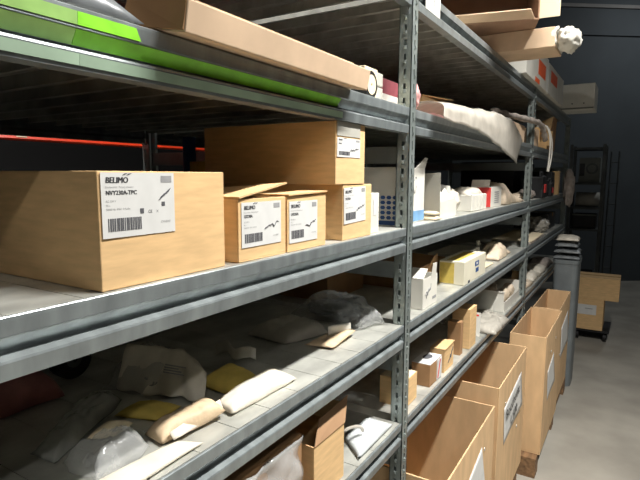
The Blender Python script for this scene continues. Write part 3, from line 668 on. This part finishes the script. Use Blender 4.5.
bm = B(); plate(bm, (-.0, .12, .085), (-.0, .24, .085), (.01, .20, .135), (.008, .16, .125), .002); obj('pointed_flap', bm, cardd, t)
bm = B(); pillow(bm, [(-.15, 2.92, z), (-.03, 2.93, z), (-.035, 3.30, z), (-.16, 3.28, z)], .10, .018, 63, 24, floor=S3, hump=lambda u, v: .45 + .55 * math.sin(PI * min(1, v * 1.1)) ** 2)
solo('wrapped_parcel', bm, beigeb, 'beige crumpled parcel on the third shelf before the far post', 'parcel', (-.09, 3.1, S3), smooth=True)
bm = B(); pillow(bm, [(-.09, 2.60, z), (-.03, 2.58, z), (-.03, 2.84, z), (-.1, 2.84, z)], .010, .002, 64, 14, floor=S3); solo('paper_sheet', bm, cream, 'flat cream paper between the long white carton and beige parcel', 'paper', (-.06, 2.7, S3), smooth=True)
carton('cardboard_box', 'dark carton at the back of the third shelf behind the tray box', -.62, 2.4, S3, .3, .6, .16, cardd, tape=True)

# ------------------------------------------------------------------ fourth shelf, first bay
t = thing('cardboard_box', 'open kraft box with one flap raised, below the third shelf', 'box', (-.018, .985, S4))
d, w, h, s = .28, .150, .150, .003
bm = B(); box(bm, -d, 0, 0, w, 0, s); box(bm, -s, 0, 0, w, s, h); box(bm, -d, -d + s, 0, w, s, h); box(bm, -d + s, -s, 0, s, s, h); box(bm, -d + s, -s, w - s, w, s, h); obj('body', bm, card, t, bevel=.001)
bm = B(); plate(bm, (0, 0.0, h), (0, w, h), (-.025, w + .06, h + .048), (-.025, .06, h + .040), .003); f = obj('front_flap', bm, cardin, t)
bm = B(); plate(bm, (-.01, w, h), (-d + .01, w, h), (-d + .02, w + .05, h + .03), (-.02, w + .05, h + .03), .003); obj('side_flap', bm, card, t)
t = thing('wrapped_carton', 'brown carton in shiny stretch film at the bottom of the photo', 'box', (-.03, .60, S4))
bm = B(); box(bm, -.26, 0, 0, .35, 0, .20); obj('body', bm, cardd, t, bevel=.002)
bm = B(); pillow(bm, [(-.024, .60, S4 + .004), (-.024, .945, S4 + .004), (-.024, .945, S4 + .20), (-.024, .60, S4 + .20)], .010, .010, 71, 26, freq=30, flat=.1); obj('stretch_film', bm, film, t, world=True, smooth=True)
t = thing('plastic_tube_loop', 'looped clear hose beside the open kraft box', 'hose', (-.08, 1.24, S4))
bm = B(); tube(bm, smoothpath([(-.09 + .035 * math.cos(a * .7), 1.25 + .07 * math.cos(a), S4 + .035 + .03 * math.sin(a)) for a in [k * 2 * PI / 14 for k in range(15)]], 3), .005, 8); obj('hose', bm, filmw, t, world=True, smooth=True)
bm = B(); pillow(bm, [(-.11, 1.30, S4 + .004), (-.016, 1.22, S4 + .004), (-.016, 1.46, S4 + .004), (-.11, 1.46, S4 + .004)], .022, .001, 72, 14, floor=S4); solo('foam_sheet', bm, greyfoam, 'pale grey foam sheet lying by the near post on the fourth shelf', 'sheet', (-.06, 1.36, S4), smooth=True)
bm = B(); lump(bm, (-.22, 1.30, S4 + .05), (.09, .10, .05), .25, 73, floor=S4); solo('plastic_bag', bm, filmg, 'dark crumpled bag behind the looped clear hose', 'bag', (-.22, 1.3, S4), smooth=True)
carton('cardboard_box', 'brown carton at the back behind the near post on the fourth shelf', -.30, 1.52, S4, .3, .5, .15, cardd, tape=False)

# ------------------------------------------------------------------ fourth shelf, second bay
t = carton('cardboard_box', 'small kraft box with pale top right beside the post, fourth shelf', -.03, 1.60, S4, .10, .105, .100, card, tape=False)
bm = B(); box(bm, -.098, -.002, .003, .102, .0995, .101); obj('pale_lid', bm, cream, t)
t = carton('cardboard_box', 'kraft box with a white top and dark oval mark', -.020, 1.815, S4, .075, .135, .088, cardd, tape=False)
bm = B(); box(bm, -.074, .0005, .0, .134, .0878, .0895); lid = obj('white_top', bm, paper, t)
bm = B()
prism_z(bm, [(-.040 + .018 * math.cos(k * PI / 8), .082 + .030 * math.sin(k * PI / 8)) for k in range(16)], .0893, .0902); obj('oval_mark', bm, ink, lid)
bm = B(); F = FX(0, 0, .0004); F.rect(bm, .075, .130, .004, .085, 0, .0026); obj('side_label', bm, paper, t); 
bm = B(); hexa(bm, [F.p(.08, .01, .0026), F.p(.09, .01, .0026), F.p(.115, .08, .0026), F.p(.105, .08, .0026), F.p(.08, .01, .0034), F.p(.09, .01, .0034), F.p(.115, .08, .0034), F.p(.105, .08, .0034)]); obj('red_stripe', bm, redp, t)
t = carton('cardboard_box', 'open-topped kraft box between the white-topped box and the upright panel', -.02, 1.985, S4, .062, .125, .094, card, lid=(.003, .010, .003, .001))
bm = B(); F = FX(0, 0, .0004); scribble(bm, F, .05, .03, .06, .05, 81, .0015); obj('marker_line', bm, ink, t)
t = thing('cardboard_sheet', 'thin upright cardboard panel left of the tall kraft box', 'cardboard', (-.055, 2.245, S4))
bm = B(); box(bm, -.085, -.025, 2.225, 2.265, S4, S4 + .152); obj('panel', bm, cardd, t, world=True, bevel=.001)
t = carton('cardboard_box', 'tall narrow kraft box standing on the fourth shelf', -.012, 2.33, S4, .085, .110, .190, card, bulge=.001, tape=False)
t = thing('hang_tag', 'small white tag with a pink mark beside the tall kraft box', 'tag', (-.02, 2.57, S4))
bm = B(); plate(bm, (-.06, 2.55, S4 + .0005), (-.02, 2.55, S4 + .0005), (-.024, 2.57, S4 + .118), (-.058, 2.57, S4 + .118), .002); obj('card', bm, whitec, t, world=True)
bm = B(); F = Frame((-.052, 2.5665, S4 + .10), (1, 0, 0), (0, .16, 1)); F.rect(bm, 0, .02, 0, .008, .001, .0024); obj('pink_mark', bm, redp, t, world=True)
bm = B(); pillow(bm, [(-.15, 2.63, S4 + .004), (.045, 2.60, S4 + .004), (.05, 2.93, S4 + .004), (-.14, 3.06, S4 + .004)], .050, .014, 82, 24, floor=S4, freq=26)
solo('plastic_bag', bm, filmw, 'milky crumpled bag spilling over the fourth shelf edge', 'bag', (-.06, 2.78, S4), smooth=True)
bm = B(); pillow(bm, [(-.36, 2.66, S4 + .004), (-.18, 2.64, S4 + .004), (-.18, 3.02, S4 + .004), (-.36, 3.04, S4 + .004)], .22, .025, 83, 24, floor=S4)
solo('plastic_bag', bm, film, 'tall clear bag slumped behind the milky bag', 'bag', (-.23, 2.95, S4), smooth=True)
t = thing('storage_bin', 'white open bin filled with wrapped parts before the far post', 'bin', (-.02, 3.10, S4))
d, w, h, s = .22, .46, .115, .004
bm = B(); box(bm, -d, 0, 0, w, 0, s); box(bm, -s, 0, 0, w, s, h * .5); box(bm, -d, -d + s, 0, w, s, h); box(bm, -d + s, -s, 0, s, s, h); box(bm, -d + s, -s, w - s, w, s, h); box(bm, -d - .004, -d + .008, -.004, w + .004, h, h + .008); box(bm, -d, -.0, -.004, .008, h, h + .008)
obj('body', bm, whitec, t, bevel=.001)
for k in range(6):
    px_, py_ = -.075 - .11 * (k % 2), 3.185 + .145 * (k // 2)
    bm = B(); lump(bm, (px_, py_, S4 + .058), (.038, .052, .045), .2, 84 + k, floor=S4 + .006, sub=3); solo('wrapped_part', bm, beigeb, 'beige wrapped parts heaped inside the white bin', 'part', (px_, py_, S4 + .006), group='wrapped parts in the white bin', smooth=True)
carton('cardboard_box', 'dark brown carton at the back of the fourth shelf behind the tall box', -.32, 2.06, S4, .3, .55, .19, cardd, tape=False)

# ------------------------------------------------------------------ third bay (beyond the far post)
for k, (zS, y, h, m, lb) in enumerate(((S2, 3.75, .05, beigeb, 'beige packet just past the far post, second shelf'), (S2, 3.985, .07, clothg, 'grey packet past the far post, second shelf'))):
    bm = B(); lump(bm, (-.08, y, zS + h * .5), (.06, .085, h * .55), .15, 90 + k, floor=zS, sub=3); solo('packet', bm, m, lb, 'packet', (-.08, y, zS), smooth=True)
def device(x, y, z, h, m, lb):
    t = thing('power_tool_case', lb, 'device', (x, y, z))
    bm = B(); box(bm, -.16, 0, 0, .16, 0, h); obj('body', bm, darkp, t, bevel=.008)
    bm = B(); box(bm, .0005, .006, .04, .12, h * .25, h * .65); obj('red_panel', bm, m, t, bevel=.002)
    bm = B(); tube(bm, [(-.03, .03, h), (-.03, .03, h + .03), (-.03, .13, h + .03), (-.03, .13, h)], .008, 8); obj('handle', bm, darkp, t)
    return t
device(.01, 4.12, S2, .16, redp, 'black device with bright red panel, third bay, second shelf')
device(.0, 4.32, S2, .13, darkp, 'plain black device in the middle of the black row, third bay')
device(.01, 4.55, S2, .11, mat('dim_red', (170, 50, 52), .5), 'black device with darker red panel, third bay, second shelf')
device(-.02, 4.80, S2, .20, darkp, 'tall plain black device at the end of the black row')
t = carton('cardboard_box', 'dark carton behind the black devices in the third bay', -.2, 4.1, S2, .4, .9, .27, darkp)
bm = B(); pillow(bm, [(-.02, 4.95, S2 + .12), (.05, 4.95, S2 + .12), (.05, 5.02, S2 + .20), (-.02, 5.05, S2 + .20)], .02, .005, 95, 10); 
bm.free()
t = thing('tan_packet', 'tan packet standing at the far end of the black device row', 'packet', (.0, 5.05, S2))
bm = B(); box(bm, -.06, .0, 5.05, 5.14, S2, S2 + .21); obj('body', bm, card, t, world=True, bevel=.002)
for k in range(4):
    bm = B(); plate(bm, (-.26, 3.74 + k * .01, S3 + .001 + k * .006), (-.004 + .008 * (k % 2), 3.74 + k * .012, S3 + .001 + k * .006), (-.008, 4.55 - k * .05, S3 + .001 + k * .006), (-.26, 4.55, S3 + .001 + k * .006), .004)
    solo('sheet_pack', bm, [greyc, clothg, greyc, cream][k], 'grey sheets stacked flat on the third shelf past the far post', 'sheet', (-.13, 4.1, S3 + k * .006), group='flat sheets in the third bay')
bm = B(); lump(bm, (-.10, 4.72, S3 + .06), (.09, .16, .07), .25, 97, floor=S3); solo('plastic_bag', bm, filmw, 'milky bag behind the flat grey sheets, third bay', 'bag', (-.1, 4.72, S3), smooth=True)
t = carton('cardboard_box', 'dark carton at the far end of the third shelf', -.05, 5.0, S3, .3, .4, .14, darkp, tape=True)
for k, (y, h, w) in enumerate(((3.86, .05, .22), (4.14, .07, .28), (4.50, .06, .30), (4.88, .08, .26))):
    bm = B(); pillow(bm, [(-.20, y, S4 + .004), (-.015, y, S4 + .004), (-.015, y + w, S4 + .004), (-.2, y + w, S4 + .004)], h, .01, 100 + k, 16, floor=S4)
    solo('wrapped_parcel', bm, [beigeb, filmp, filmp, clothg][k], ['beige parcel nearest the far post, third bay, fourth shelf', 'whitish parcel second past the far post, fourth shelf', 'pale parcel third past the far post, fourth shelf', 'grey parcel at the far end of the fourth shelf'][k], 'parcel', (-.1, y + w / 2, S4), smooth=True)
t = carton('cardboard_box', 'small upright tan box just past the far post, fourth shelf', -.02, 3.70, S4, .08, .10, .155, card, bulge=.001, tape=False)
bm = B(); lump(bm, (.06, 5.30, S2 + .06), (.05, .08, .17), .2, 111, sub=4)
solo('cloth_rag', bm, clothg, 'pale grey rag hanging from the end of the rack', 'rag', (.06, 5.3, S2), smooth=True)

# ------------------------------------------------------------------ tall open boxes on the floor
def tallbox(label, y0, y1, x0, x1, z0, h, note=None, staples=(), contents=False, flapdrop=0):
    t = thing('tall_cardboard_box', label, 'box', (x1, y0, z0)); s = .006
    X0, w = x0 - x1, y1 - y0
    bm = B(); box(bm, X0, 0, 0, w, 0, s)
    box(bm, -s, 0, 0, w, s, h); box(bm, X0, X0 + s, 0, w, s, h)
    box(bm, X0 + s, -s, 0, s, s, h); box(bm, X0 + s, -s, w - s, w, s, h)
    obj('body', bm, card3, t, bevel=.002)
    if note:
        ya, za, nw, nh, tilt, lines = note
        F = FX(ya, za, .0005, tilt)
        bm = B(); rows = [[F.p(nw * i / 8, nh * j / 8, .002 + .010 * (1 - j / 8) * (i / 8) ** 2) for i in range(9)] for j in range(9)]
        sheet(bm, rows, .0008); n = obj('paper_note', bm, paper, t, smooth=True)
        bm = B()
        for (txt, a, b, sz) in lines: write(bm, F, txt, a * nw, b * nh, sz, .0075, bold=.0008)
        if lines: obj('handwriting', bm, ink, n)
    if staples:
        bm = B()
        for (y, z_) in staples: bmesh.ops.create_icosphere(bm, subdivisions=2, radius=.008, matrix=Matrix.Translation((.002, y, z_)) @ Matrix.Diagonal((.35, 1, 1, 1)))
        obj('staple', bm, pin, t, smooth=True)
    return t
PZ = .10
tallbox('lowest and nearest tall open kraft box, at the bottom edge of the photo', 1.546, 2.236, -.40, .136, PZ + .018, .60, note=(.33, .25, .20, .22, .25, []), staples=((.52, .48),))
tallbox('second tall open kraft box with a handwritten note on its side', 2.262, 2.925, -.38, .146, PZ + .018, .672, note=(.14, .345, .40, .19, .12, [('Bocchette', .05, .58, .078), ('L.500', .32, .16, .07)]), staples=((.145, .548), (.54, .49), (.46, .30)))
tallbox('third tall open kraft box with two bright staples and a faded note', 3.05, 3.742, .03, .228, PZ + .018, .702, note=(.16, .27, .24, .20, .2, []), staples=((.42, .59), (.68, .40), (.38, .375), (.22, .56)))
tallbox('farthest tall open kraft box in front of the grey bin', 3.765, 4.43, .04, .213, PZ + .018, .702, note=(.18, .30, .38, .24, .12, []), staples=((.1, .35),))
t = thing('paper_roll', 'white roll standing inside the nearest tall box', 'roll', (-.10, 1.72, PZ + .026))
bm = B(); tube(bm, [(-.10, 1.72, PZ + .026), (-.10, 1.72, PZ + .42)], .05, 20); obj('roll', bm, paper, t, world=True)
bm = B(); tube(bm, [(-.10, 1.72, PZ + .42), (-.10, 1.72, PZ + .421)], .022, 14); obj('core', bm, darkp, t, world=True)
def pallet(y0, y1, x0, x1, label):
    t = thing('wooden_pallet', label, 'pallet', ((x0 + x1) / 2, (y0 + y1) / 2, 0))
    w = (x1 - x0); n = 5 if w > .4 else 2
    for k in range(n):
        a = x0 + k * (w - .09) / (n - 1); bm = B(); box(bm, a, a + .09, y0, y1, .098, .117); obj('top_board', bm, woodm, t, world=True)
    n = 5 if w > .4 else 2
    for y in (y0 + .05, (y0 + y1) / 2, y1 - .05):
        for k in range(3 if n == 5 else 2):
            x = x0 + .045 + k * (w - .09) / (2 if n == 5 else 1); bm = B(); box(bm, x - .045, x + .045, y - .05, y + .05, .02, .098); obj('block', bm, woodm, t, world=True)
        bm = B(); box(bm, x0, x1, y - .05, y + .05, 0, .02); obj('bottom_board', bm, woodm, t, world=True)
pallet(1.55, 2.92, -.44, .13, 'wooden pallet under the two nearest tall boxes')
pallet(2.99, 4.43, .02, .215, 'wooden pallet under the two farther tall boxes')
# grey bin with folded film, stacked cartons
t = thing('waste_bin', 'grey plastic bin behind the farthest tall box', 'bin', (.155, 4.66, 0))
bm = B(); h = E - .67
for k in range(1): 
    P = [(.095 * math.copysign(abs(math.cos(a)) ** .35, math.cos(a)), .15 * math.copysign(abs(math.sin(a)) ** .35, math.sin(a))) for a in [2 * PI * i / 32 for i in range(32)]]
    lo = [bm.verts.new((x * .92, y * .92, 0)) for x, y in P]; hi = [bm.verts.new((x, y, h)) for x, y in P]; hi2 = [bm.verts.new((x * .92, y * .92, h)) for x, y in P]; lo2 = [bm.verts.new((x * .84, y * .84, .02)) for x, y in P]
    for A_, B_ in ((lo, hi), (hi, hi2), (hi2, lo2)):
        for i in range(32): bm.faces.new((A_[i], A_[(i + 1) % 32], B_[(i + 1) % 32], B_[i]))
    bm.faces.new(lo[::-1]); bm.faces.new(lo2)
obj('body', bm, drumm, t, smooth=False)
bm = B(); ring(bm, (0, 0, 0), 1, .9, .03, 'z', 32)
for v in bm.verts:
    a = math.atan2(v.co.y, v.co.x); r = math.hypot(v.co.x, v.co.y); kx = .10 * math.copysign(abs(math.cos(a)) ** .35, math.cos(a)); ky = .155 * math.copysign(abs(math.sin(a)) ** .35, math.sin(a))
    v.co = Vector((kx * r, ky * r, h - .012 + v.co.z))
obj('rim', bm, drumm, t)
for k in range(4):
    bm = B(); zb = h + .008 + k * .050
    pillow(bm, [(.05 + .006 * k, 4.54, zb), (.255 - .008 * k + .012 * (k % 2), 4.54, zb), (.255 - .01 * k, 4.80, zb), (.05, 4.80, zb)], .040, .006, 120 + k, 18, floor=zb - .001)
    solo('film_bundle', bm, filmg if k < 3 else filmp, ['lowest', 'second', 'third', 'topmost'][k] + ' folded grey film bundle heaped on the grey bin', 'film', (.155, 4.66, zb), group='film bundles on the grey bin', smooth=True)
t = thing('cart_dolly', 'low dark dolly under the two stacked cartons', 'dolly', (.28, 6.15, 0))
bm = B(); box(bm, .12, .46, 5.97, 6.40, .10, .125); obj('platform', bm, darkp, t, world=True)
for x in (.16, .42):
    for y in (6.02, 6.35):
        bm = B(); ring(bm, (x, y, .046), .046, .01, .03, 'x', 20); obj('wheel', bm, blackr, t, world=True)
        bm = B(); box(bm, x - .02, x + .02, y - .02, y + .02, .092, .10); obj('caster_plate', bm, rackd, t, world=True)
t = thing('cardboard_box', 'lower carton of the floor stack, with a white paper label', 'box', (.125, 5.95, .126))
bm = B(); box(bm, 0, .27, 0, .36, 0, .325); obj('body', bm, card, t, bevel=.003)
bm = B(); box(bm, .004, .205, -.0012, .0002, .16, .265); obj('paper_label', bm, paper, t)
bm = B(); F = Frame((.0, -.0012, 0), (1, 0, 0), (0, 0, 1)); F.rect(bm, .10, .17, .22, .228, 0, .001); obj('printed_text', bm, inkgrey, t)
t = thing('cardboard_box', 'upper wide carton of the floor stack', 'box', (.125, 5.95, .452))
bm = B(); box(bm, -.01, .40, 0, .34, 0, .228); obj('body', bm, card, t, bevel=.003)
bm = B(); box(bm, -.01, .40, .15, .19, .2278, .2288); obj('packing_tape', bm, tapem, t)

# ------------------------------------------------------------------ far racks in the dark
t = thing('far_shelving', 'dark metal shelving in the gloom at the end of the aisle', 'shelving', (.02, 8.0, 0))
zt = E + .44
for x in (-.20, .20):
    for y in (8.0, 8.5):
        bm = B(); box(bm, x - .02, x + .02, y - .02, y + .02, 0, zt); obj('post', bm, rackd, t, world=True)
FS = [E + .40, E - .08, E - .42, E - .72, .16]
for zz in FS:
    bm = B(); box(bm, -.18, .18, 7.99, 8.51, zz - .03, zz); obj('shelf', bm, rackd, t, world=True)
t = thing('fan_unit', 'grey boxed unit with a round ring on the far dark shelving', 'device', (.03, 8.03, FS[1] + .001))
bm = B(); box(bm, -.13, .13, 0, .3, 0, .34); obj('body', bm, greyeq, t, bevel=.006)
bm = B(); ring(bm, (.03, -.006, .19), .075, .05, .012, 'y'); obj('ring', bm, rackd, t)
bm = B(); box(bm, -.12, -.06, -.006, .001, .09, .26); obj('dark_grille', bm, darkp, t)
bm = B(); tube(bm, [(-.12, 8.12, FS[2] + .105), (.17, 8.12, FS[2] + .105)], .10, 18); solo('roll', bm, greyc, 'pale roll lying on the third level of the far shelving', 'roll', (.02, 8.12, FS[2]), smooth=True)
for k, (zz, h, m) in enumerate(((FS[3], .20, darkp), (FS[4], .22, rackd))):
    carton('cardboard_box', ['dark box on the lower level of the far shelving', 'dim grey box on the bottom level of the far shelving'][k], .15, 8.02, zz, .30, .3, h, m) if False else None
    t = thing('storage_crate', ['dark crate on the lower level of the far shelving', 'dim grey crate on the bottom level of the far shelving'][k], 'crate', (.0, 8.05, zz + .001))
    bm = B(); box(bm, -.15, .15, 0, .3, 0, .01); box(bm, -.15, -.14, 0, .3, .01, h); box(bm, .14, .15, 0, .3, .01, h); box(bm, -.14, .14, 0, .01, .01, h); box(bm, -.14, .14, .29, .3, .01, h); obj('body', bm, m, t, bevel=.003)
    bm = B(); box(bm, -.155, .155, -.006, .0, h - .02, h); obj('rim', bm, greyeq, t)
t = thing('ladder', 'thin grey ladder standing right of the far dark shelving', 'ladder', (.30, 8.3, 0))
for x in (.27, .37):
    bm = B(); tube(bm, [(x, 8.15, 0), (x - .01, 8.62, E + .36)], .012, 8); obj('rail', bm, rackd, t, world=True)
bm = B()
for k in range(7): q = k / 7 + .07; tube(bm, [(.27 - .01 * q, 8.15 + .47 * q, (E + .36) * q), (.37 - .01 * q, 8.15 + .47 * q, (E + .36) * q)], .009, 8)
obj('rungs', bm, rackd, t, world=True)

# ------------------------------------------------------------------ lights
def area(name, loc, rot, sx, sy, power, col=(1, 1, 1), spread=180):
    l = bpy.data.lights.new(name, 'AREA'); l.shape = 'RECTANGLE'; l.size = sx; l.size_y = sy; l.energy = power; l.color = col; l.spread = math.radians(spread)
    o = bpy.data.objects.new(name, l); C.objects.link(o); o.location = loc; o.rotation_euler = rot; return o
area('aisle_tube_lamp', (.97, 1.55, E + 1.9), (0, 0, 0), .12, 1.6, 132, (1, .98, .94), 128)
area('aisle_rear_lamp', (1.9, -1.2, E + 1.85), (0, 0, 0), .12, 1.2, 22, (1, .98, .94))
area('far_wall_fill', (1.5, 8.6, E + 3.1), (0, 0, 0), .12, 1.2, 26, (.92, .97, 1))  # unseen lamp added to brighten the far wall
area('rail_fill', (-1.34, .9, E + 1.6), (0, 0, 0), .05, 1.6, 34, (1, .97, .92))  # unseen lamp added above the gap to light the red rail
w = bpy.data.worlds.new('World'); bpy.context.scene.world = w; w.use_nodes = True
w.node_tree.nodes['Background'].inputs['Color'].default_value = (.5, .55, .6, 1); w.node_tree.nodes['Background'].inputs['Strength'].default_value = .042

# ------------------------------------------------------------------ camera
f = 513.26; yaw, pitch, roll = 0.5500121, -0.1249107, 0.0045471
fw = Vector((-math.sin(yaw) * math.cos(pitch), math.cos(yaw) * math.cos(pitch), math.sin(pitch)))
r = Vector((math.cos(yaw), math.sin(yaw), 0)); up = r.cross(fw)
r2 = r * math.cos(roll) + up * math.sin(roll); u2 = -r * math.sin(roll) + up * math.cos(roll)
cd = bpy.data.cameras.new('camera'); cam = bpy.data.objects.new('camera', cd); C.objects.link(cam)
cam.matrix_world = Matrix(((r2.x, u2.x, -fw.x, .6), (r2.y, u2.y, -fw.y, 0), (r2.z, u2.z, -fw.z, E), (0, 0, 0, 1)))
cd.sensor_width = 36; cd.lens = f * 36 / 640; cd.clip_start = .02
sc = bpy.context.scene; sc.camera = cam
vs = sc.view_settings; vs.view_transform = 'Standard'; vs.look = 'None'; vs.exposure = 0; vs.gamma = 1; vs.use_curve_mapping = False
